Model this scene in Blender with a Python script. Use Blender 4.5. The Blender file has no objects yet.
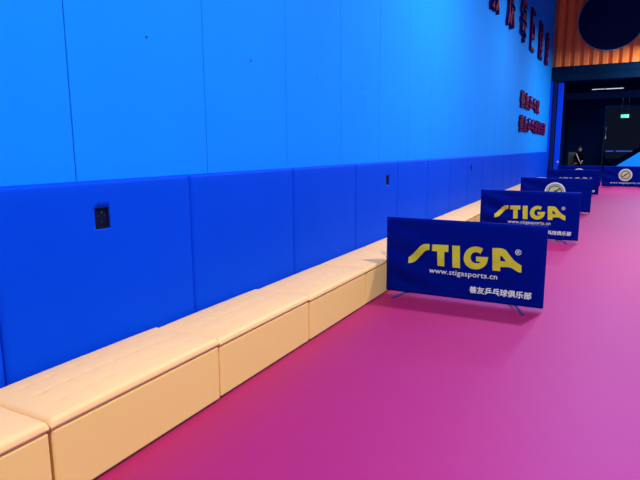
import bpy, bmesh, math, random
from mathutils import Vector, Matrix, noise
C = bpy.context.scene
random.seed(4)

# ------------------------------------------------------------------ camera
cam = bpy.data.cameras.new('camera')
cam.sensor_fit = 'HORIZONTAL'; cam.sensor_width = 36.0
cam.lens = 541.886 / 640 * 36.0
cam.clip_start = 0.02; cam.clip_end = 200
co = bpy.data.objects.new('camera', cam); C.collection.objects.link(co)
R_ = Vector((0.88420, 0.46708, -0.00469)).normalized()
U_ = Vector((-0.07339, 0.14884, 0.98614)).normalized()
F_ = Vector((-0.46131, 0.87160, -0.16589)).normalized()
co.matrix_world = Matrix(((R_.x, U_.x, -F_.x, 2.2782), (R_.y, U_.y, -F_.y, 0.0), (R_.z, U_.z, -F_.z, 1.3662), (0, 0, 0, 1)))
C.camera = co
# ------------------------------------------------------------------ view, world, lamps
C.view_settings.view_transform = 'Standard'; C.view_settings.look = 'None'
C.view_settings.gamma = 1.0; C.view_settings.use_curve_mapping = False
C.view_settings.exposure = 0.07
w = bpy.data.worlds.new('hall_air'); C.world = w; w.use_nodes = True
bg = w.node_tree.nodes['Background']
bg.inputs[0].default_value = (0.55, 0.68, 1.0, 1); bg.inputs[1].default_value = 0.30

def lamp(name, loc, size, power, color=(1, 0.97, 0.93), rot=(0, 0, 0), spread=180):
    l = bpy.data.lights.new(name, 'AREA'); l.shape = 'RECTANGLE'
    l.size, l.size_y = size; l.energy = power; l.color = color; l.spread = math.radians(spread)
    o = bpy.data.objects.new(name, l); C.collection.objects.link(o)
    o.location = loc; o.rotation_euler = rot
    return o
WARM, COOL = (1.0, 0.91, 0.81), (0.38, 0.62, 1.0)
LAMPS = [((2.6, 7.6, 5.5), 325, WARM), ((2.7, 1.4, 5.5), 240, WARM), ((3.0, -4.0, 5.5), 220, WARM), ((2.6, 13.4, 5.3), 155, WARM), ((2.8, 19.2, 5.2), 160, WARM),
         ((7.5, -1.0, 5.5), 230, COOL), ((7.5, 5.0, 5.5), 230, COOL), ((7.5, 11.0, 5.5), 180, COOL), ((7.5, 18.0, 5.2), 180, COOL), ((4.4, 22.5, 5.2), 440, WARM)]
for loc, e, c in LAMPS:
    lamp('hall_ceiling_lamp', loc, (0.25, 0.4), e, c)
lamp('entrance_lamp', (2.2, 26.9, 3.8), (1.3, 0.1), 26, (0.45, 0.65, 1.0))

# ------------------------------------------------------------------ materials
def mat(name, col, rough=0.6, metal=0.0, spec=0.5, noise_scale=None, noise_amt=0.08, bump=None, bump_scale=200, coat=0, emit=None, estr=0, tint=None, ior=None, trans=0, sheen=0):
    m = bpy.data.materials.new(name); m.use_nodes = True
    nt = m.node_tree; b = nt.nodes['Principled BSDF']
    b.inputs['Base Color'].default_value = (*col, 1); b.inputs['Roughness'].default_value = rough
    b.inputs['Metallic'].default_value = metal; b.inputs['Specular IOR Level'].default_value = spec
    b.inputs['Coat Weight'].default_value = coat
    if ior: b.inputs['IOR'].default_value = ior
    if tint: b.inputs['Specular Tint'].default_value = (*tint, 1)
    b.inputs['Sheen Weight'].default_value = sheen
    b.inputs['Transmission Weight'].default_value = trans
    if emit: b.inputs['Emission Color'].default_value = (*emit, 1); b.inputs['Emission Strength'].default_value = estr
    tc = nt.nodes.new('ShaderNodeTexCoord')
    if noise_scale:
        n = nt.nodes.new('ShaderNodeTexNoise'); n.inputs['Scale'].default_value = noise_scale; n.inputs['Detail'].default_value = 4
        nt.links.new(tc.outputs['Object'], n.inputs['Vector'])
        mx = nt.nodes.new('ShaderNodeMix'); mx.data_type = 'RGBA'
        mx.inputs[6].default_value = (*[c * (1 - noise_amt) for c in col], 1)
        mx.inputs[7].default_value = (*[min(1, c * (1 + noise_amt)) for c in col], 1)
        nt.links.new(n.outputs['Fac'], mx.inputs[0]); nt.links.new(mx.outputs[2], b.inputs['Base Color'])
    if bump:
        n = nt.nodes.new('ShaderNodeTexNoise'); n.inputs['Scale'].default_value = bump_scale; n.inputs['Detail'].default_value = 3
        nt.links.new(tc.outputs['Object'], n.inputs['Vector'])
        bp = nt.nodes.new('ShaderNodeBump'); bp.inputs['Strength'].default_value = bump; bp.inputs['Distance'].default_value = 0.002
        nt.links.new(n.outputs['Fac'], bp.inputs['Height']); nt.links.new(bp.outputs[0], b.inputs['Normal'])
    return m
M = {}
M['wall'] = mat('light_blue_panel', (0.004, 0.255, 1.0), 0.8, spec=0.05, noise_scale=1.3, noise_amt=0.05, bump=0.15, bump_scale=120)
M['pad'] = mat('royal_blue_vinyl', (0.0003, 0.062, 0.74), 0.6, spec=0.03, noise_scale=2.0, noise_amt=0.06, bump=0.12, bump_scale=260)
M['floor'] = mat('magenta_sports_vinyl', (0.42, 0.014, 0.056), 0.58, spec=1.0, ior=1.85, tint=(0.0, 0.10, 1.0), noise_scale=0.9, noise_amt=0.05, bump=0.25, bump_scale=90)
M['bench'] = mat('apricot_leatherette', (0.98, 0.66, 0.215), 0.5, spec=0.3, noise_scale=3, noise_amt=0.03, bump=0.2, bump_scale=420)
M['lid'] = mat('apricot_leatherette_top', (0.95, 0.60, 0.26), 0.45, spec=0.4, noise_scale=3, noise_amt=0.03, bump=0.2, bump_scale=420)
M['skirt'] = mat('brown_base_board', (0.12, 0.04, 0.02), 0.7)
M['cloth'] = mat('navy_barrier_cloth', (0.0003, 0.006, 0.18), 0.45, spec=0.3, tint=(0.02, 0.08, 1.0), noise_scale=5, noise_amt=0.1, bump=0.25, bump_scale=500)
M['hem'] = mat('blue_hem', (0.004, 0.04, 0.42), 0.55, spec=0.3)
M['yellow'] = mat('yellow_print', (0.62, 0.62, 0.02), 0.5, noise_scale=9, noise_amt=0.22)
M['white'] = mat('white_print', (0.74, 0.82, 0.68), 0.5)
M['pale'] = mat('pale_green_print', (0.55, 0.65, 0.32), 0.5)
M['dgreen'] = mat('grey_green_print', (0.055, 0.09, 0.075), 0.5)
M['steel'] = mat('blue_painted_steel', (0.01, 0.035, 0.3), 0.35, spec=0.5)
M['navy'] = mat('navy_laminate', (0.002, 0.012, 0.10), 0.5, spec=0.1)
M['dark'] = mat('dark_navy_paint', (0.0006, 0.03, 0.17), 0.6, spec=0.05, noise_scale=2, noise_amt=0.3)
M['column'] = mat('bright_blue_padding', (0.0006, 0.06, 0.85), 0.6, spec=0.05)
M['header'] = mat('dark_teal_beam', (0.0005, 0.014, 0.05), 0.6, spec=0.02, noise_scale=1.5, noise_amt=0.4)
M['orange'] = mat('orange_corrugated_metal', (0.92, 0.28, 0.06), 0.5, metal=0.0, spec=0.3, noise_scale=3, noise_amt=0.07)
M['rim'] = mat('grey_metal_rim', (0.3, 0.32, 0.42), 0.35, metal=0.8)
M['bglass'] = mat('dark_window_glass', (0.001, 0.010, 0.055), 0.12, spec=0.5, coat=0.5)
M['red'] = mat('red_letter_face', (0.11, 0.004, 0.035), 0.6, spec=0.05)
M['redside'] = mat('dark_blue_letter_return', (0.004, 0.005, 0.10), 0.6, spec=0.05)
M['socket'] = mat('black_plastic', (0.002, 0.005, 0.025), 0.5, spec=0.1)
M['socketrim'] = mat('dark_blue_plastic', (0.002, 0.02, 0.16), 0.5, spec=0.1)
M['ledwhite'] = mat('lit_diffuser', (0.8, 0.8, 0.8), 0.5, emit=(0.75, 0.85, 1.0), estr=0.9)
M['ledblue'] = mat('blue_led', (0.1, 0.1, 0.6), 0.5, emit=(0.12, 0.16, 1.0), estr=1.1)
M['green'] = mat('green_exit_face', (0.02, 0.4, 0.25), 0.5, emit=(0.05, 0.85, 0.5), estr=0.8)
M['greenmark'] = mat('white_exit_mark', (0.7, 0.9, 0.85), 0.5, emit=(0.5, 0.95, 0.85), estr=0.9)
M['skin'] = mat('skin', (0.30, 0.20, 0.17), 0.5)
M['hair'] = mat('black_hair', (0.006, 0.005, 0.006), 0.5)
M['jacket'] = mat('black_jacket', (0.002, 0.002, 0.003), 0.9, spec=0.02)
M['strap'] = mat('white_strap', (0.75, 0.74, 0.72), 0.6)
M['greybox'] = mat('grey_green_cabinet', (0.035, 0.055, 0.05), 0.5)
M['lamptrim'] = mat('dark_lamp_housing', (0.02, 0.03, 0.05), 0.4)
M['silver'] = mat('brushed_steel', (0.5, 0.6, 0.75), 0.3, metal=0.7)
M['screw'] = mat('dark_screw', (0.003, 0.02, 0.12), 0.4)

mg = bpy.data.materials.new('smoked_glass'); mg.use_nodes = True
gb = mg.node_tree.nodes['Principled BSDF']
gb.inputs['Base Color'].default_value = (0.25, 0.4, 0.45, 1); gb.inputs['Transmission Weight'].default_value = 1; gb.inputs['Roughness'].default_value = 0.03; gb.inputs['IOR'].default_value = 1.3
M['glass'] = mg

# ------------------------------------------------------------------ helpers
def link(name, me, m=None, parent=None, loc=None, smooth=False):
    if isinstance(me, bmesh.types.BMesh):
        bm = me; me = bpy.data.meshes.new(name); bm.normal_update(); bm.to_mesh(me); bm.free()
    o = bpy.data.objects.new(name, me); C.collection.objects.link(o)
    for mm in (m if isinstance(m, (list, tuple)) else [m]):
        if mm: me.materials.append(M[mm])
    if smooth:
        for p in me.polygons: p.use_smooth = True
    if parent: o.parent = parent
    if loc: o.location = loc
    return o
def box(bm, a, b, bev=0.0, seg=2):
    g = bmesh.ops.create_cube(bm, size=1.0); vs = g['verts']
    for v in vs:
        v.co = Vector([(a[i] + b[i]) / 2 + v.co[i] * (b[i] - a[i]) for i in range(3)])
    if bev:
        es = list({e for v in vs for e in v.link_edges})
        bmesh.ops.bevel(bm, geom=es, offset=bev, segments=seg, affect='EDGES', profile=0.5)
    return bm
def B(a, b, bev=0.0, seg=2): return box(bmesh.new(), a, b, bev, seg)
def tube(bm, pts, r, n=10):
    prev = None
    pts = [Vector(p) for p in pts]
    for i, p in enumerate(pts):
        d = (pts[min(i + 1, len(pts) - 1)] - pts[max(i - 1, 0)]).normalized()
        s = d.cross(Vector((0, 0, 1)))
        if s.length < 1e-3: s = d.cross(Vector((1, 0, 0)))
        s.normalize(); t = d.cross(s)
        ring = [bm.verts.new(p + (s * math.cos(2 * math.pi * k / n) + t * math.sin(2 * math.pi * k / n)) * r) for k in range(n)]
        if prev:
            for k in range(n): bm.faces.new((prev[k], prev[(k + 1) % n], ring[(k + 1) % n], ring[k]))
        else: bm.faces.new(ring[::-1])
        prev = ring
    bm.faces.new(prev)
    bmesh.ops.recalc_face_normals(bm, faces=bm.faces)
    return bm
def disc(bm, r0, r1, y0, y1, n=48, cx=0, cz=0):
    """ring (r0>0) or disc in the XZ plane between y0 and y1"""
    def ring(r, y): return [bm.verts.new((cx + r * math.cos(2 * math.pi * k / n), y, cz + r * math.sin(2 * math.pi * k / n))) for k in range(n)]
    a, b = ring(r1, y0), ring(r1, y1)
    for k in range(n): bm.faces.new((a[k], a[(k + 1) % n], b[(k + 1) % n], b[k]))
    if r0 > 0:
        c, d = ring(r0, y0), ring(r0, y1)
        for k in range(n):
            j = (k + 1) % n
            bm.faces.new((c[k], d[k], d[j], c[j])); bm.faces.new((a[k], c[k], c[j], a[j])); bm.faces.new((b[k], b[j], d[j], d[k]))
    else: bm.faces.new(a); bm.faces.new(b[::-1])
    bmesh.ops.recalc_face_normals(bm, faces=bm.faces)
    return bm
def empty(name, loc, rz=0):
    o = bpy.data.objects.new(name, None); C.collection.objects.link(o); o.location = loc; o.rotation_euler = (0, 0, rz); o.empty_display_size = 0.1
    return o
def tag(o, label=None, cat=None, group=None, kind=None):
    if label: o['label'] = label
    if cat: o['category'] = cat
    if group: o['group'] = group
    if kind: o['kind'] = kind
    return o
def struct(name, bm, m): return tag(link(name, bm, m), kind='structure')
def copy_tree(o, parent=None):
    c = o.copy(); C.collection.objects.link(c)
    if parent: c.parent = parent
    for ch in list(o.children): copy_tree(ch, c)
    return c
def curve_mesh(cu):
    o = bpy.data.objects.new('tmp', cu); C.collection.objects.link(o)
    bpy.context.view_layer.update()
    dg = bpy.context.evaluated_depsgraph_get()
    me = bpy.data.meshes.new_from_object(o.evaluated_get(dg), depsgraph=dg)
    bpy.data.objects.remove(o); bpy.data.curves.remove(cu)
    me.materials.clear()
    return me
def text_bm(s, size, extrude=0.0, bold=0.0, align='CENTER', width=None, spacing=1.0):
    cu = bpy.data.curves.new('tmp_text', 'FONT'); cu.body = s; cu.size = size; cu.extrude = extrude; cu.offset = bold
    cu.align_x = 'LEFT'; cu.space_character = spacing; cu.resolution_u = 3
    me = curve_mesh(cu); bm = bmesh.new(); bm.from_mesh(me); bpy.data.meshes.remove(me)
    xs = [v.co.x for v in bm.verts]; ys = [v.co.y for v in bm.verts]
    x0, x1, y0, y1 = min(xs), max(xs), min(ys), max(ys)
    k = (width / (x1 - x0)) if width else 1.0
    for v in bm.verts:
        v.co.x = (v.co.x - (x0 + x1) / 2) * k; v.co.y -= (y0 + y1) / 2
    return bm
def poly_bm(loops, extrude):
    cu = bpy.data.curves.new('tmp_poly', 'CURVE'); cu.dimensions = '2D'; cu.fill_mode = 'BOTH'; cu.extrude = extrude
    for L in loops:
        s = cu.splines.new('POLY'); s.points.add(len(L) - 1)
        for i, (x, y) in enumerate(L): s.points[i].co = (x, y, 0, 1)
        s.use_cyclic_u = True
    me = curve_mesh(cu); bm = bmesh.new(); bm.from_mesh(me); bpy.data.meshes.remove(me)
    return bm
def merge(dst, src, f):
    me = bpy.data.meshes.new('t')
    for v in src.verts: v.co = f(v.co)
    src.to_mesh(me); src.free(); dst.from_mesh(me); bpy.data.meshes.remove(me)

# ------------------------------------------------------------------ structure
YE = 24.6          # far end of the hall
bm = bmesh.new(); vs = [bm.verts.new(c) for c in ((-0.04, -5, 0), (14, -5, 0), (14, YE, 0), (-0.04, YE, 0), (-0.04, -5, -0.1), (14, -5, -0.1), (14, YE, -0.1), (-0.04, YE, -0.1))]
for f in ((0, 1, 2, 3), (7, 6, 5, 4), (0, 4, 5, 1), (1, 5, 6, 2), (2, 6, 7, 3), (3, 7, 4, 0)): bm.faces.new([vs[i] for i in f])
struct('floor', bm, 'floor')

# upper wall: upright boards with thin grooves, screws as children
XW = -0.045
bm = bmesh.new()
y = 1.818 - 1.003 * 7
ys = []
while y < YE - 0.01:
    y2 = min(y + 1.003, YE); box(bm, (XW - 0.02, y + 0.0025, 0), (XW, y2 - 0.0025, 8.0), 0.002, 1); ys.append((y, y2)); y = y2
box(bm, (XW - 0.15, -5.2, 0), (XW - 0.018, YE, 8.0))
wl = struct('wall_left', bm, 'wall')
for (a, b) in ys:
    if b < 1 or a > 12: continue
    o = link('screw', disc(bmesh.new(), 0, 0.007, 0, 0.003, 12), 'screw', wl, (XW + 0.0035, (a + b) / 2 + 0.02, 1.99 + random.uniform(-.01, .02)))
    o.rotation_euler = (0, 0, math.pi / 2)
struct('ceiling', B((-0.3, -5, 8.0), (14, YE + .3, 8.2)), 'dark')

# far wall: corrugated cladding above a dark beam, round window
wf = bmesh.new()
prof = []
per = 0.335; x = -0.04
while x < 9:
    prof += [(x + 0.00, 0.0), (x + 0.09, -0.001), (x + 0.10, -0.10), (x + 0.13, -0.125), (x + 0.285, -0.125), (x + 0.315, -0.10), (x + 0.325, -0.001)]
    x += per
rows = []
for z in (4.57, 8.0): rows.append([wf.verts.new((px, YE + py, z)) for px, py in prof])
for k in range(len(prof) - 1): wf.faces.new((rows[0][k], rows[0][k + 1], rows[1][k + 1], rows[1][k]))
box(wf, (-0.3, YE + 0.002, 4.57), (9, YE + 0.2, 8.0))
struct('wall_far', wf, 'orange')
RW = 1.175; WX, WZ = 1.97, 6.20
wn = struct('window_1', disc(bmesh.new(), 0, RW - 0.03, YE - 0.15, YE - 0.128, 96, WX, WZ), 'bglass')
rim = bmesh.new(); disc(rim, RW - 0.035, RW, YE - 0.175, YE - 0.01, 96, WX, WZ)
link('window_frame', rim, 'rim', wn)
mb = bmesh.new(); box(mb, (WX - 0.5, YE - 0.162, WZ - 1.0), (WX - 0.47, YE - 0.15, WZ + 1.0)); box(mb, (WX + 0.47, YE - 0.162, WZ - 1.0), (WX + 0.5, YE - 0.15, WZ + 1.0))
link('window_bar', mb, 'bglass', wn)
# dark beam, pillar, trim
hb = bmesh.new(); box(hb, (-0.04, YE - 0.12, 4.0), (9, YE + 0.35, 4.57), 0.01)
box(hb, (0.28, YE - 0.14, 4.30), (9, YE - 0.12, 4.325))
struct('trim_1', hb, 'header')
struct('trim_2', B((0.045, YE - 0.12, 0), (0.20, YE + 0.3, 4.0), 0.008), 'navy')
struct('trim_3', B((-0.04, YE - 0.14, 0), (0.035, YE - 0.03, 4.0), 0.01), 'column')
# entrance beyond the beam
struct('wall_entrance_left', B((-0.3, YE + 0.3, 0), (0.2, 32, 4.4)), 'dark')
struct('wall_entrance_back', B((-0.3, 32, 0), (9, 32.2, 4.4)), 'dark')
struct('ceiling_entrance', B((-0.3, YE + 0.3, 4.4), (9, 32.2, 4.6)), 'dark')
struct('floor_entrance', B((-0.3, YE, -0.1), (9, 32, 0.0)), 'dark')
struct('wall_entrance_right', B((9, YE, 0), (9.2, 32.2, 8)), 'dark')
struct('trim_4', B((0.2, 25.6, 3.35), (9, 25.9, 3.62), 0.02), 'header')

col = tag(link('padded_column', B((0.225, YE - 0.02, 0), (0.435, YE + 0.2, 3.97), 0.02, 3), 'column'),
          'bright blue padded column at the far left side of the dark entrance', 'column')
kb = bmesh.new(); disc(kb, 0, 0.05, YE - 0.05, YE - 0.022, 20, 0.0, 0)
tag(link('knob', kb, 'silver', col, (0.40, 0, 0.79)), 'pale round knob')

# ------------------------------------------------------------------ wall pads
PW = 1.25; PH = 1.212
def pad_bm(wid):
    bm = bmesh.new(); nu, nv = 30, 30
    def prof(t, L):        # edge rounding
        d = min(t, 1 - t) * L
        r = 0.022
        return 0.0 if d > r else -(r - math.sqrt(max(0, r * r - (r - d) ** 2)))
    us = [0, .002, .006, .012] + [0.018 + (1 - 0.036) * i / nu for i in range(nu + 1)] + [.988, .994, .998, 1]
    vs_ = us
    g = []
    for u in us:
        row = []
        for v in vs_:
            x = 0.0 + max(prof(u, wid) + prof(v, PH), -0.03) - 0.004 * (abs(2 * u - 1) ** 6) - 0.003 * abs(2 * v - 1) ** 6
            x += 0.0016 * noise.noise(Vector((u * 3, v * 3, wid * 7)))
            row.append(bm.verts.new((x, 0.0015 + u * (wid - 0.003), 0.002 + v * (PH - 0.002))))
        g.append(row)
    for i in range(len(us) - 1):
        for j in range(len(vs_) - 1): bm.faces.new((g[i][j], g[i + 1][j], g[i + 1][j + 1], g[i][j + 1]))
    # sides to the backing
    edge = [g[i][0] for i in range(len(us))] + [g[-1][j] for j in range(1, len(vs_))] + [g[i][-1] for i in range(len(us) - 2, -1, -1)] + [g[0][j] for j in range(len(vs_) - 2, 0, -1)]
    back = [bm.verts.new((XW + 0.001, v.co.y, v.co.z)) for v in edge]
    n = len(edge)
    for k in range(n): bm.faces.new((edge[k], back[k], back[(k + 1) % n], edge[(k + 1) % n]))
    bm.faces.new(back[::-1])
    bmesh.ops.recalc_face_normals(bm, faces=bm.faces)
    return bm
def cut_hole(o, y, z, s, t):
    c = link('cutter', B((-0.043, y - s, z - t), (0.1, y + s, z + t)), 'socket')
    m = o.modifiers.new('b', 'BOOLEAN'); m.object = c; m.operation = 'DIFFERENCE'; m.solver = 'EXACT'
    bpy.context.view_layer.update(); dg = bpy.context.evaluated_depsgraph_get()
    me = bpy.data.meshes.new_from_object(o.evaluated_get(dg), depsgraph=dg)
    o.modifiers.clear(); o.data = me
    me.materials.clear(); me.materials.append(M['pad'])
    for p in me.polygons: p.material_index = 0
    bpy.data.objects.remove(c)
SOCK = [(1.92, 1.02, 'nearest the camera, in the left foreground pad', 0.0), (6.0, 1.0, 'second from the camera, above the first barrier', 1), (10.38, 1.0, 'farthest of the three along the pads', 2)]
padmesh = None
ordn = ['nearest', 'second', 'third', 'fourth', 'fifth', 'sixth', 'seventh', 'eighth', 'ninth', 'tenth', 'eleventh', 'twelfth', 'thirteenth', 'fourteenth', 'fifteenth', 'sixteenth', 'seventeenth', 'eighteenth', 'nineteenth', 'twentieth', 'twenty-first']
y = 0.10; i = 0
while y < YE - 0.2:
    wid = min(PW, YE - 0.16 - y)
    hole = [s for s in SOCK if y < s[1 - 1] < y + wid]
    if padmesh is None or wid < PW - 0.01:
        o = link('wall_pad', pad_bm(wid), 'pad', None, (0, y, 0), smooth=True); 
        if padmesh is None: padmesh = o.data
    else: o = link('wall_pad', padmesh, None, None, (0, y, 0))
    if hole:
        o.data = o.data.copy(); 
        bpy.context.view_layer.update()
        cut_hole(o, hole[0][0], hole[0][1], 0.047, 0.054)
    which = ordn[i]
    extra = ' with a black socket' if hole else ''
    tag(o, f'royal blue padded panel{extra}, {which} from the camera on left wall', 'wall pad', 'padded panels along the left wall')
    y += PW; i += 1

for (y, z, where, _) in SOCK:
    e = tag(empty('wall_socket', (XW, y, z)), f'small square black wall socket {where}', 'socket', 'sockets in the wall pads')
    link('plate', B((0.001, -0.045, -0.052), (0.034, 0.045, 0.052), 0.004), 'socket', e)
    fr = bmesh.new()
    for a, b in (((0.034, -0.045, -0.052), (0.040, 0.045, -0.046)), ((0.034, -0.045, 0.046), (0.040, 0.045, 0.052)), ((0.034, -0.045, -0.046), (0.040, -0.039, 0.046)), ((0.034, 0.039, -0.046), (0.040, 0.045, 0.046))): box(fr, a, b, 0.001, 1)
    link('frame', fr, 'socket', e)
    for a, b in ((-0.02, 0.012), (0.02, 0.012), (0, -0.018)): link('contact', B((0.0345, a - 0.006, b - 0.004), (0.0355, a + 0.006, b + 0.004)), 'socketrim', e)
    link('pilot_light', B((0.0345, 0.002, 0.028), (0.036, 0.006, 0.032)), 'silver', e)

# ------------------------------------------------------------------ benches
BL, BD, BH, LT = 1.022, 0.4670, 0.339, 0.045
def lid_bm():
    bm = bmesh.new()
    L, D = BL - 0.006, BD - 0.004
    nu, nv = 96, 46
    r = 0.022
    def h(u, v):
        du = min(u, L - u); dv = min(v, D - v)
        z = 0.0
        for d in (du, dv):
            if d < r: z -= (r - math.sqrt(max(0, r * r - (r - d) ** 2))) * 0.95
        # soft crown
        z += 0.018 * (1 - abs(2 * v / D - 1) ** 2.5) * (1 - abs(2 * u / L - 1) ** 4)
        inner = min(1, max(0, (min(du, dv) - 0.05) / 0.04))
        sv, su = D / 4, L / 8
        gv = abs((v / sv) - round(v / sv)) * sv; gu = abs((u / su) - round(u / su)) * su
        if 0 < round(v / sv) < 4: z -= 0.0012 * math.exp(-(gv / 0.007) ** 2) * inner
        if 0 < round(u / su) < 8: z -= 0.0004 * math.exp(-(gu / 0.007) ** 2) * inner
        if 0 < round(v / sv) < 4 and 0 < round(u / su) < 8: z -= 0.0026 * math.exp(-((gv ** 2 + gu ** 2) / 0.018 ** 2)) * inner
        return z
    us = [0, 0.0015, 0.005, 0.010, 0.016] + [0.022 + (L - 0.044) * i / nu for i in range(nu + 1)]; us += [L - t for t in (0.016, 0.010, 0.005, 0.0015, 0)]
    vv = [0, 0.0015, 0.005, 0.010, 0.016] + [0.022 + (D - 0.044) * i / nv for i in range(nv + 1)]; vv += [D - t for t in (0.016, 0.010, 0.005, 0.0015, 0)]
    g = [[bm.verts.new((0.003 + v, 0.003 + u, BH - 0.006 + h(u, v))) for v in vv] for u in us]
    for i in range(len(us) - 1):
        for j in range(len(vv) - 1): bm.faces.new((g[i][j], g[i][j + 1], g[i + 1][j + 1], g[i + 1][j]))
    edge = [g[i][0] for i in range(len(us))] + [g[-1][j] for j in range(1, len(vv))] + [g[i][-1] for i in range(len(us) - 2, -1, -1)] + [g[0][j] for j in range(len(vv) - 2, 0, -1)]
    cx, cy = BD / 2, BL / 2
    prev = edge
    for (ins, z) in ((-0.0015, BH - 0.03), (-0.0005, BH - LT + 0.010), (0.004, BH - LT + 0.003), (0.012, BH - LT)):
        nx = []
        for v in edge:
            fx = (v.co.x - cx); fy = (v.co.y - cy)
            nx.append(bm.verts.new((cx + fx * (1 - ins / (BD / 2)), cy + fy * (1 - min(ins, 99) / (BL / 2) if ins > 0 else 1), z)))
        n = len(edge)
        for k in range(n): bm.faces.new((prev[k], nx[k], nx[(k + 1) % n], prev[(k + 1) % n]))
        prev = nx
    bm.faces.new(prev)
    bmesh.ops.recalc_face_normals(bm, faces=bm.faces)
    return bm
def make_bench():
    t = empty('storage_bench', (0, 0, 0))
    link('body', B((0.012, 0.008, 0.012), (BD - 0.006, BL - 0.008, BH - LT - 0.003), 0.008, 3), 'bench', t, smooth=False)
    link('lid', lid_bm(), 'lid', t, smooth=True)
    link('plinth', B((0.03, 0.02, 0.0), (BD - 0.015, BL - 0.02, 0.013)), 'skirt', t)
    link('hinge_gap', B((0.02, 0.016, BH - LT - 0.004), (BD - 0.014, BL - 0.016, BH - LT + 0.001)), 'skirt', t)
    return t
b0 = make_bench()
where = ['cut off at the lower left corner of the view', 'second from the camera, between the corner bench and the next', 'third from the camera', 'fourth from the camera, just before the first barrier',
         'fifth from the camera, meeting the left end of the first barrier', 'sixth from the camera, just behind the first barrier']
for k in range(20):
    o = b0 if k == 0 else copy_tree(b0)
    o.scale = (1, 1, (1.08, 1.07, 1.03, 1.0)[min(k, 3)])
    o.location = (0.006 + (0.016, 0.012, 0.004)[min(k, 2)], 1.203 - BL + k * BL, 0)
    wl_ = where[k] if k < 6 else f'{ordn[k]} from the camera in the row along the wall'
    tag(o, f'apricot leatherette storage bench, {wl_}', 'bench', 'storage benches along the left wall')

# ------------------------------------------------------------------ barriers
BW, BHT = 1.40, 0.736
def wr(x, z, seed):
    f = min(1, min(x, BW - x, z, 0.72 - z) * 9 + 0.02); f = max(0, f)
    a = noise.noise(Vector((x * 2.1 + z * 2.6, x * 0.5 - z * 0.8, seed)))
    b = noise.noise(Vector((x * 5 + z * 6, (x - z) * 1.5, seed + 9)))
    # diagonal pull folds running down from the top left corner
    d = math.sin((x * 0.9 + z * 2.6) * 9 + seed) * math.exp(-((x - 0.15) ** 2) / 0.10) * 0.012
    return f * (0.007 * a + 0.003 * b + d)
YF = -0.016
def cloth_bm(seed):
    bm = bmesh.new(); nx, nz = 90, 46
    grids = []
    z0, z1 = 0.035, BHT
    for side in (0, 1):
        g = []
        for i in range(nx + 1):
            row = []
            for j in range(nz + 1):
                x = BW * i / nx; z = z0 + (z1 - z0) * j / nz
                e = min(i, nx - i, nz - j) ; rr = [0.011, 0.004, 0.001][e] if e < 3 else 0
                yy = (YF + rr - wr(x, z - z0, seed)) if side == 0 else (-YF - rr + wr(x, z - z0, seed + 3) * 0.5)
                row.append(bm.verts.new((x, yy, z)))
            g.append(row)
        for i in range(nx):
            for j in range(nz):
                q = (g[i][j], g[i + 1][j], g[i + 1][j + 1], g[i][j + 1])
                bm.faces.new(q if side == 0 else q[::-1])
        grids.append(g)
    a, b = grids
    def edge(g): return [g[0][j] for j in range(nz + 1)] + [g[i][nz] for i in range(1, nx + 1)] + [g[nx][j] for j in range(nz - 1, -1, -1)] + [g[i][0] for i in range(nx - 1, 0, -1)]
    ea, eb = edge(a), edge(b); n = len(ea)
    for k in range(n): bm.faces.new((ea[k], ea[(k + 1) % n], eb[(k + 1) % n], eb[k]))
    bmesh.ops.recalc_face_normals(bm, faces=bm.faces)
    return bm
def onto(bm_src, seed, cx, cz, lift=0.0030, f=None, thick=0):
    """lay flat XY lettering on the cloth face"""
    out = bmesh.new()
    if thick:
        o_ = bmesh.new()
        for dx, dy in ((-thick, 0), (thick, 0), (0, thick), (0, -thick)): merge(o_, bm_src.copy(), lambda c: Vector((c.x + dx, c.y + dy, 0)))
        bm_src.free(); bm_src = o_
    if f is None: f = lambda c: (cx + c.x, cz + c.y)
    def g(c):
        x, z = f(c); return Vector((x, 0, z))
    merge(out, bm_src, g)
    bmesh.ops.triangulate(out, faces=out.faces)
    for _ in range(3):
        es = [e for e in out.edges if e.calc_length() > 0.035]
        if not es: break
        bmesh.ops.subdivide_edges(out, edges=es, cuts=1, use_grid_fill=False)
        bmesh.ops.triangulate(out, faces=[q for q in out.faces if len(q.verts) > 3])
    for v in out.verts: v.co.y = YF - wr(v.co.x, v.co.z - 0.035, seed) - lift
    
    for q in out.faces:
        q.normal_update()
        if q.normal.y > 0: q.normal_flip()
    return out
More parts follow.
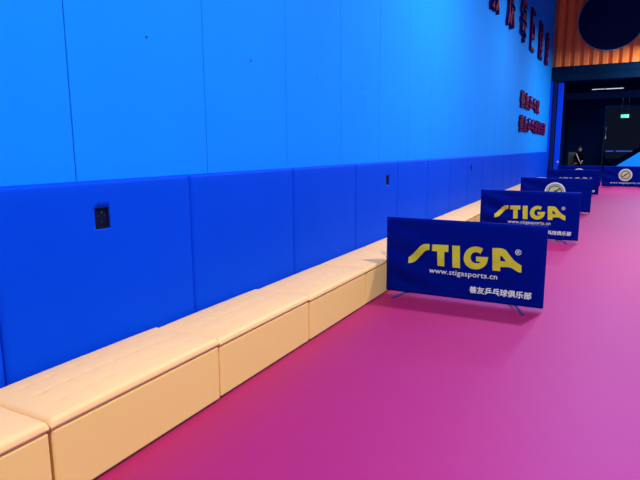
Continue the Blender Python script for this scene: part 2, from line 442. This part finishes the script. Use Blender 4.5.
LOGO = [('S', [[(0.2176, 0.3713), (0.2291, 0.378), (0.2413, 0.3885), (0.2648, 0.4104), (0.2973, 0.4459), (0.3295, 0.483), (0.346, 0.4973), (0.3646, 0.5062), (0.3896, 0.5109), (0.4176, 0.5094), (0.4172, 0.4577), (0.3978, 0.4533), (0.3821, 0.4465), (0.3684, 0.4351), (0.3365, 0.3979), (0.3043, 0.3603), (0.2857, 0.3417), (0.2649, 0.3284), (0.243, 0.3207), (0.2189, 0.3165)]]), ('T', [[(0.4407, 0.5094), (0.588, 0.5137), (0.5884, 0.452), (0.5532, 0.4517), (0.5568, 0.3173), (0.4937, 0.3167), (0.4903, 0.451), (0.4416, 0.4505)]]), ('I', [[(0.6221, 0.5127), (0.6893, 0.5154), (0.6986, 0.3158), (0.6309, 0.3155)]]), ('G', [[(0.89, 0.5058), (0.8744, 0.5143), (0.8571, 0.519), (0.8357, 0.5209), (0.8144, 0.5191), (0.7931, 0.513), (0.772, 0.5015), (0.751, 0.4819), (0.7363, 0.4574), (0.7278, 0.4279), (0.7271, 0.4008), (0.7352, 0.3728), (0.7502, 0.3489), (0.7701, 0.3328), (0.7949, 0.3218), (0.8228, 0.3174), (0.8503, 0.3193), (0.8782, 0.3292), (0.903, 0.3459), (0.9215, 0.369), (0.932, 0.3975), (0.937, 0.4359), (0.8335, 0.4319), (0.8353, 0.3902), (0.8755, 0.3895), (0.8674, 0.3799), (0.8506, 0.3729), (0.8291, 0.3727), (0.8099, 0.378), (0.7955, 0.391), (0.7879, 0.4082), (0.787, 0.4287), (0.7931, 0.4489), (0.8064, 0.4634), (0.8233, 0.4702), (0.8404, 0.4716), (0.8577, 0.4669), (0.87, 0.4582)]]), ('A', [[(0.9684, 0.5193), (1.0245, 0.523), (1.0533, 0.5219), (1.07, 0.5155), (1.0844, 0.5054), (1.1174, 0.4625), (1.1517, 0.4258), (1.1809, 0.4061), (1.2114, 0.3884), (1.2147, 0.3283), (1.1971, 0.3282), (1.1807, 0.3335), (1.139, 0.3588), (1.1225, 0.3632), (1.098, 0.3643), (1.0407, 0.3604), (1.0424, 0.3237), (0.9775, 0.3223)], [(1.0358, 0.4596), (1.0509, 0.454), (1.0874, 0.4129), (1.0382, 0.4109)]])]
def wob(c): return c
def emblem(e, cx, cz, seed, r=0.2):
    def ringpts(rad, n=48, ox=0, oy=0): return [(ox + rad * math.cos(2 * math.pi * k / n), oy + rad * math.sin(2 * math.pi * k / n)) for k in range(n)]
    em = link('emblem', onto(poly_bm([ringpts(r), ringpts(r * 0.84)], 0), seed, cx, cz), 'white', e)
    link('emblem_field', onto(poly_bm([ringpts(r * 0.84)], 0), seed, cx, cz, 0.0026), 'dgreen', em)
    link('emblem_ring', onto(poly_bm([ringpts(r * 0.78), ringpts(r * 0.68)], 0), seed, cx, cz, 0.0034), 'pale', em)
    # two opposing curved blades leaving a dark diagonal between them
    def blade(s):
        P = []
        for t in range(13):
            a = math.radians(75 + t * 11); P.append((0.56 * r * math.cos(a) , 0.56 * r * math.sin(a)))
        P = [(0.42 * r, 0.46 * r)] + P + [(-0.50 * r, -0.30 * r), (-0.28 * r, -0.12 * r), (-0.05 * r, 0.14 * r), (0.2 * r, 0.26 * r)]
        return [(x * s, y * s) for x, y in P]
    bl = bmesh.new()
    for s in (1, -1): merge(bl, poly_bm([blade(s)], 0), lambda c: c.copy())
    link('emblem_blades', onto(bl, seed, cx, cz, 0.0036), 'pale', em)
def make_barrier(loc, seed, logo=True, rz=0.0):
    t = empty('court_barrier', loc, rz)
    cl = link('cloth_cover', cloth_bm(seed), 'cloth', t, smooth=True)
    for x in (0.20, BW - 0.22):
        f = bmesh.new(); sg = -1 if x < 0.7 else 1
        tube(f, [(x, 0.0, 0.07), (x, 0.0, 0.02)], 0.007)
        tube(f, [(x + sg * 0.085, -0.165, 0.008), (x + sg * 0.075, -0.145, 0.010), (x, 0, 0.030), (x - sg * 0.075, 0.145, 0.010), (x - sg * 0.085, 0.165, 0.008)], 0.0078)
        ft = link('foot', f, 'steel', t)
    fr = bmesh.new()
    tube(fr, [(0.012, 0, 0.045), (0.012, 0, BHT - 0.012)], 0.007); tube(fr, [(BW - 0.012, 0, 0.045), (BW - 0.012, 0, BHT - 0.012)], 0.007)
    tube(fr, [(0.012, 0, 0.045), (BW - 0.012, 0, 0.045)], 0.007); tube(fr, [(0.012, 0, BHT - 0.014), (BW - 0.012, 0, BHT - 0.014)], 0.007)
    link('frame', fr, 'steel', t)
    if logo:
        for ch, loops in LOGO: tag(link('printed_letter', onto(poly_bm(loops, 0), seed, 0, 0), 'yellow', cl), f'yellow printed letter {ch}')
        link('printed_mark', onto(text_bm('\u00ae', 0.066, bold=0.0004), seed, 1.180, 0.499), 'white', cl)
        link('printed_address', onto(text_bm('www.stigasports.cn', 0.066, width=0.60, spacing=1.05), seed, 0.719, 0.260, thick=0.0008), 'white', cl)
        link('printed_club_name', onto(text_bm('善友乒乓球俱乐部', 0.064, width=0.512), seed, 1.047, 0.133, thick=0.0022), 'white', cl)
    else:
        emblem(cl, 0.70, 0.44, seed, 0.205)
        link('printed_address', onto(text_bm('www.stigasports.cn', 0.085, width=0.9, spacing=1.05), seed, 0.70, 0.165, thick=0.001), 'white', cl)
    return t
grp = 'navy court barriers'
tag(make_barrier((0.4775, 4.757, 0), 1.0), 'navy cloth barrier with yellow STIGA lettering, nearest and largest', 'barrier', grp)
tag(make_barrier((0.5631, 8.57, 0), 5.3), 'navy cloth barrier with yellow lettering, second in line, overlapped by the nearest one', 'barrier', grp)
tag(make_barrier((0.6053, 12.53, 0), 8.8, False), 'navy cloth barrier with round emblem half hidden behind the second lettered barrier', 'barrier', grp)
tag(make_barrier((0.670, 17.42, 0), 3.1), 'navy cloth barrier fourth in line, only its letter tops showing', 'barrier', grp)
tag(make_barrier((0.66, 21.30, 0), 2.2, False), 'navy cloth barrier crosswise at the far end, behind the fourth barrier', 'barrier', grp)
tag(make_barrier((2.10, 21.30, 0), 6.1, False), 'navy cloth barrier crosswise at the far end with its whole round emblem showing', 'barrier', grp)

# ------------------------------------------------------------------ raised lettering on the left wall
def wall_char(ch, h, wdt, bold, depth):
    bm = text_bm(ch, h, extrude=depth / 2, bold=bold)
    xs = [v.co.x for v in bm.verts]; zs = [v.co.y for v in bm.verts]
    kx = wdt / (max(xs) - min(xs)); kz = h / (max(zs) - min(zs)); mz = (max(zs) + min(zs)) / 2
    bm.normal_update()
    for f in bm.faces: f.material_index = 0 if f.normal.z > 0.7 else 1
    for v in bm.verts: v.co = Vector((v.co.z + depth / 2, v.co.x * kx, (v.co.y - mz) * kz))
    return bm
big = [('锻', 11.85), ('炼', 13.85), ('每', 15.85), ('巨', 17.80), ('健', 19.85), ('康', 21.85)]
lab = ['leftmost, cut by the top of the view', 'second from left, upper part out of view', 'third from left, beside the open rectangular one', 'open rectangular with a middle bar', 'fifth, between the open rectangular one and the last', 'last, nearest the orange cladding']
for (ch, y), l in zip(big, lab):
    o = link('wall_character', wall_char(ch, 1.16, 0.95 if ch != '巨' else 0.75, 0.012 if ch != '巨' else 0.0, 0.07), ['red', 'redside'], None, (XW + 0.001, y + 0.05, 4.655 + 0.022 * (y - 11.9)))
    tag(o, f'large dark red raised character, {l}', 'wall lettering', 'large raised characters on the wall')
for text, y0, y1, z, h, l in (('善友乒乓球', 16.15, 20.7, 2.73, 0.47, 'upper of two short lines of dark red raised characters on blue wall'),
                              ('善友乒乓球俱乐部', 16.15, 23.05, 2.06, 0.46, 'lower and longer of the two short lines of dark red raised characters')):
    e = tag(empty('wall_lettering', (XW, y0, z)), l, 'wall lettering')
    n = len(text); st = (y1 - y0) / n
    for i, ch in enumerate(text):
        link('character', wall_char(ch, h, st * 0.88, 0.010, 0.05), ['red', 'redside'], e, (0.001, st * (i + 0.5), 0))

# ------------------------------------------------------------------ entrance things
e = tag(empty('linear_ceiling_light', (1.97, 27.0, 3.84)), 'slim white linear lamp glowing under the dark entrance ceiling', 'ceiling light')
link('housing', B((-0.70, -0.05, 0.02), (0.70, 0.05, 0.08), 0.01), 'lamptrim', e)
link('diffuser', B((-0.58, -0.03, 0.0), (-0.09, 0.03, 0.02), 0.008), 'ledwhite', e)
link('diffuser', B((-0.06, -0.03, -0.006), (0.62, 0.03, 0.02), 0.008), 'ledwhite', e)
for x in (-0.6, 0.6):
    link('hanger', tube(bmesh.new(), [(x, 0, 0.08), (x, 0, 0.558)], 0.006), 'lamptrim', e)

# glass partition with dark frame
gp = tag(empty('glass_partition', (1.95, 28.0, 0)), 'dark framed glass partition at the back right of the entrance', 'glass partition')
f = bmesh.new()
for a, b in (((0, -0.04, 0), (0.06, 0.04, 3.2)), ((1.5, -0.04, 0), (1.56, 0.04, 3.2)), ((3.0, -0.04, 0), (3.06, 0.04, 3.2)), ((0.06, -0.04, 3.12), (3.0, 0.04, 3.2)), ((0.06, -0.04, 0), (3.0, 0.04, 0.06))): box(f, a, b, 0.004, 1)
link('frame', f, 'header', gp)
link('pane', B((0.061, -0.006, 0.061), (1.499, 0.006, 3.119)), 'glass', gp)
link('pane', B((1.561, -0.006, 0.061), (2.999, 0.006, 3.119)), 'glass', gp)
link('pull_handle', tube(bmesh.new(), [(0.10, -0.01, 1.75), (0.10, -0.06, 1.75), (0.10, -0.06, 2.25), (0.10, -0.01, 2.25)], 0.02), 'silver', gp)
ex = tag(empty('exit_sign', (2.73, 27.2, 2.62)), 'small glowing green exit sign hanging before the dark glass', 'exit sign')
link('case', B((-0.17, -0.02, -0.02), (0.17, 0.02, 0.16), 0.006), 'lamptrim', ex)
link('lit_face', B((-0.155, -0.026, -0.005), (0.155, -0.021, 0.145)), 'green', ex)
mk = bmesh.new()
# running figure and arrow
box(mk, (-0.135, -0.029, 0.05), (-0.06, -0.027, 0.085)); disc(mk, 0, 0.018, -0.029, -0.027, 12, 0.02, 0.12)
for P in (((0.0, 0.1), (0.03, 0.06)), ((0.03, 0.06), (-0.01, 0.03)), ((0.03, 0.06), (0.065, 0.035)), ((0.065, 0.035), (0.055, 0.01)), ((-0.01, 0.03), (-0.04, 0.035)), ((0.0, 0.1), (-0.035, 0.08)), ((0.01, 0.1), (0.05, 0.085))):
    tube(mk, [(P[0][0], -0.028, P[0][1]), (P[1][0], -0.028, P[1][1])], 0.007, 6)
box(mk, (0.09, -0.029, 0.01), (0.14, -0.027, 0.13))
link('pictogram', mk, 'greenmark', ex)
for x in (-0.12, 0.12): link('hanger', tube(bmesh.new(), [(x, 0, 0.16), (x, 0, 1.778)], 0.005), 'lamptrim', ex)

# reception counter with blue light strip behind the glass
rc = tag(empty('reception_counter', (2.1, 30.0, 0)), 'dark counter behind the glass with a blue light strip along its top', 'counter')
link('body', B((0, 0, 0), (2.2, 0.5, 1.16), 0.01), 'dark', rc)
link('worktop', B((-0.04, -0.06, 1.16), (2.24, 0.54, 1.20), 0.01), 'navy', rc)
ls = bmesh.new()
for a, b in ((-0.02, 0.32), (0.42, 1.1)): box(ls, (a, -0.075, 1.165), (b, -0.062, 1.215))
link('light_strip', ls, 'ledblue', rc)

# light blue sloping panel in front of the entrance
sp = bmesh.new()
P = [(2.44, 0.60), (2.44, 0.0), (5.2, 0.0), (5.2, 2.55)]
a = [sp.verts.new((x, 23.9, z)) for x, z in P]; b = [sp.verts.new((x, 24.02, z)) for x, z in P]
sp.faces.new(a); sp.faces.new(b[::-1])
for k in range(4): sp.faces.new((a[k], b[k], b[(k + 1) % 4], a[(k + 1) % 4]))
bmesh.ops.recalc_face_normals(sp, faces=sp.faces)
tag(link('sloping_panel', sp, 'wall'), 'light blue panel with a sloping top edge behind the far right barrier', 'panel')

# grey green cabinet
cb = tag(empty('low_cabinet', (0.60, 27.55, 0)), 'grey-green upright cabinet left of the person in the dark entrance', 'cabinet')
link('body', B((0, 0, 0), (0.30, 0.4, 1.16), 0.01), 'greybox', cb)
link('door', B((0.01, -0.012, 0.06), (0.29, -0.001, 1.14), 0.004), 'greybox', cb)
link('handle', B((0.25, -0.03, 0.55), (0.265, -0.013, 0.7)), 'silver', cb)

# ------------------------------------------------------------------ the person seated beyond the barriers
def skin_obj(name, verts, edges, m, parent, root=0, sub=2):
    me = bpy.data.meshes.new(name)
    me.from_pydata([v[:3] for v in verts], edges, [])
    o = bpy.data.objects.new(name, me); C.collection.objects.link(o)
    md = o.modifiers.new('s', 'SKIN'); md.use_smooth_shade = True
    for i, v in enumerate(verts):
        r = v[3]; me.skin_vertices[0].data[i].radius = r if isinstance(r, tuple) else (r, r)
    me.skin_vertices[0].data[root].use_root = True
    ms = o.modifiers.new('u', 'SUBSURF'); ms.levels = sub; ms.render_levels = sub
    bpy.context.view_layer.update(); dg = bpy.context.evaluated_depsgraph_get()
    m2 = bpy.data.meshes.new_from_object(o.evaluated_get(dg), depsgraph=dg)
    bpy.data.objects.remove(o)
    return m2
pe = tag(empty('person', (1.08, 27.1, 0)), 'person in dark clothes with a pale diagonal strap, sitting in the dark entrance', 'person')
# stool seat height 0.50, figure faces -y
V = [(0, 0.02, 0.58, (0.15, 0.11)), (0, 0.02, 0.72, (0.13, 0.10)), (0, 0.0, 0.90, (0.15, 0.10)), (0, 0.0, 1.02, (0.14, 0.09)), (0, -0.01, 1.11, 0.05), (0, -0.02, 1.17, 0.048),
     (-0.16, 0.0, 1.03, 0.055), (-0.20, -0.04, 0.80, 0.045), (-0.14, -0.24, 0.70, 0.034), (-0.11, -0.32, 0.69, 0.028),
     (0.16, 0.0, 1.03, 0.055), (0.20, -0.04, 0.80, 0.045), (0.14, -0.24, 0.70, 0.034), (0.11, -0.32, 0.69, 0.028),
     (-0.09, 0.0, 0.56, 0.085), (-0.12, -0.38, 0.57, 0.065), (-0.12, -0.36, 0.30, 0.052), (-0.12, -0.34, 0.07, 0.036), (-0.12, -0.46, 0.035, 0.034),
     (0.09, 0.0, 0.56, 0.085), (0.12, -0.38, 0.57, 0.065), (0.12, -0.36, 0.30, 0.052), (0.12, -0.34, 0.07, 0.036), (0.12, -0.46, 0.035, 0.034)]
E_ = [(0, 1), (1, 2), (2, 3), (3, 4), (4, 5), (3, 6), (6, 7), (7, 8), (8, 9), (3, 10), (10, 11), (11, 12), (12, 13), (0, 14), (14, 15), (15, 16), (16, 17), (17, 18), (0, 19), (19, 20), (20, 21), (21, 22), (22, 23)]
body = link('body', skin_obj('body', V, E_, 'jacket', pe), 'jacket', pe, smooth=True)
# head with face, on the neck
hb_ = bmesh.new(); bmesh.ops.create_uvsphere(hb_, u_segments=32, v_segments=24, radius=1)
for v in hb_.verts:
    x, y, z = v.co
    zz = z * 0.118
    wx = 0.078 * (1 - 0.22 * max(0, -z) ** 1.5); wy = 0.098 * (1 - 0.12 * max(0, -z))
    p = Vector((x * wx, y * wy, zz))
    if y < 0:
        p.y -= 0.020 * math.exp(-((p.x / 0.013) ** 2 + ((zz + 0.018) / 0.02) ** 2))      # nose
        for s in (-1, 1): p.y += 0.008 * math.exp(-(((p.x - s * 0.030) / 0.014) ** 2 + ((zz - 0.005) / 0.012) ** 2))
        p.y -= 0.005 * math.exp(-((p.x / 0.02) ** 2 + ((zz + 0.056) / 0.008) ** 2))       # lips
    v.co = p
for s in (-1, 1):
    g = bmesh.ops.create_uvsphere(hb_, u_segments=10, v_segments=8, radius=1)
    for v in g['verts']: v.co = Vector((s * 0.078 + v.co.x * 0.008, 0.005 + v.co.y * 0.016, -0.005 + v.co.z * 0.03))
hd = link('head', hb_, 'skin', pe, (0, -0.035, 1.285), smooth=True)
hd.rotation_euler = (math.radians(10), 0, 0)
ey = bmesh.new()
for s in (-1, 1):
    g = bmesh.ops.create_uvsphere(ey, u_segments=10, v_segments=8, radius=0.010)
    for v in g['verts']: v.co += Vector((s * 0.030, -0.083, 0.005))
link('eyes', ey, 'hair', hd, smooth=True)
hr = bmesh.new(); bmesh.ops.create_uvsphere(hr, u_segments=32, v_segments=20, radius=1)
for v in hr.verts:
    x, y, z = v.co; v.co = Vector((x * 0.088, y * 0.107 + 0.008, z * 0.126 + 0.012))
bmesh.ops.delete(hr, geom=[v for v in hr.verts if v.co.z < (0.045 if v.co.y < -0.02 else -0.06)], context='VERTS')
link('hair', hr, 'hair', hd, smooth=True)
# hands resting on the knees
for s in (-1, 1):
    HV = [(0, 0, 0, 0.024), (0, -0.05, -0.005, (0.036, 0.016))]
    HE = [(0, 1)]
    for k, L in enumerate((0.062, 0.074, 0.07, 0.055)):
        x = -0.027 + 0.018 * k; b_ = len(HV)
        HV += [(x, -0.085, -0.006, 0.0095), (x, -0.085 - L * 0.55, -0.012, 0.0085), (x, -0.085 - L * 0.95, -0.032, 0.007)]
        HE += [(1, b_), (b_, b_ + 1), (b_ + 1, b_ + 2)]
    b_ = len(HV); HV += [(-s * 0.035, -0.04, -0.006, 0.011), (-s * 0.055, -0.075, -0.014, 0.009)]; HE += [(0, b_), (b_, b_ + 1)]
    link('hand', skin_obj('hand', HV, HE, 'skin', pe, 0, 1), 'skin', body, (s * 0.11, -0.335, 0.685), smooth=True)
sb = bmesh.new()
tube(sb, [(-0.115, -0.05, 1.10), (-0.10, -0.085, 1.06), (-0.075, -0.118, 0.98), (-0.02, -0.135, 0.86), (0.06, -0.135, 0.70)], 0.016, 8)
tube(sb, [(0.06, -0.137, 0.70), (0.10, -0.14, 0.75), (0.14, -0.13, 0.79)], 0.016, 8)
link('strap', sb, 'strap', body, smooth=True)
st = tag(empty('stool', (1.08, 27.13, 0)), 'dark stool under the seated person in the entrance', 'stool')
link('seat', disc(bmesh.new(), 0, 0.18, 0, 0.04, 32), 'dark', st, (0, 0, 0.44)).rotation_euler = (math.pi / 2, 0, 0)
for k in range(4):
    an = math.pi / 4 + k * math.pi / 2
    link('leg', tube(bmesh.new(), [(0.11 * math.cos(an), 0.11 * math.sin(an), 0.44), (0.17 * math.cos(an), 0.17 * math.sin(an), 0.0)], 0.014), 'lamptrim', st)
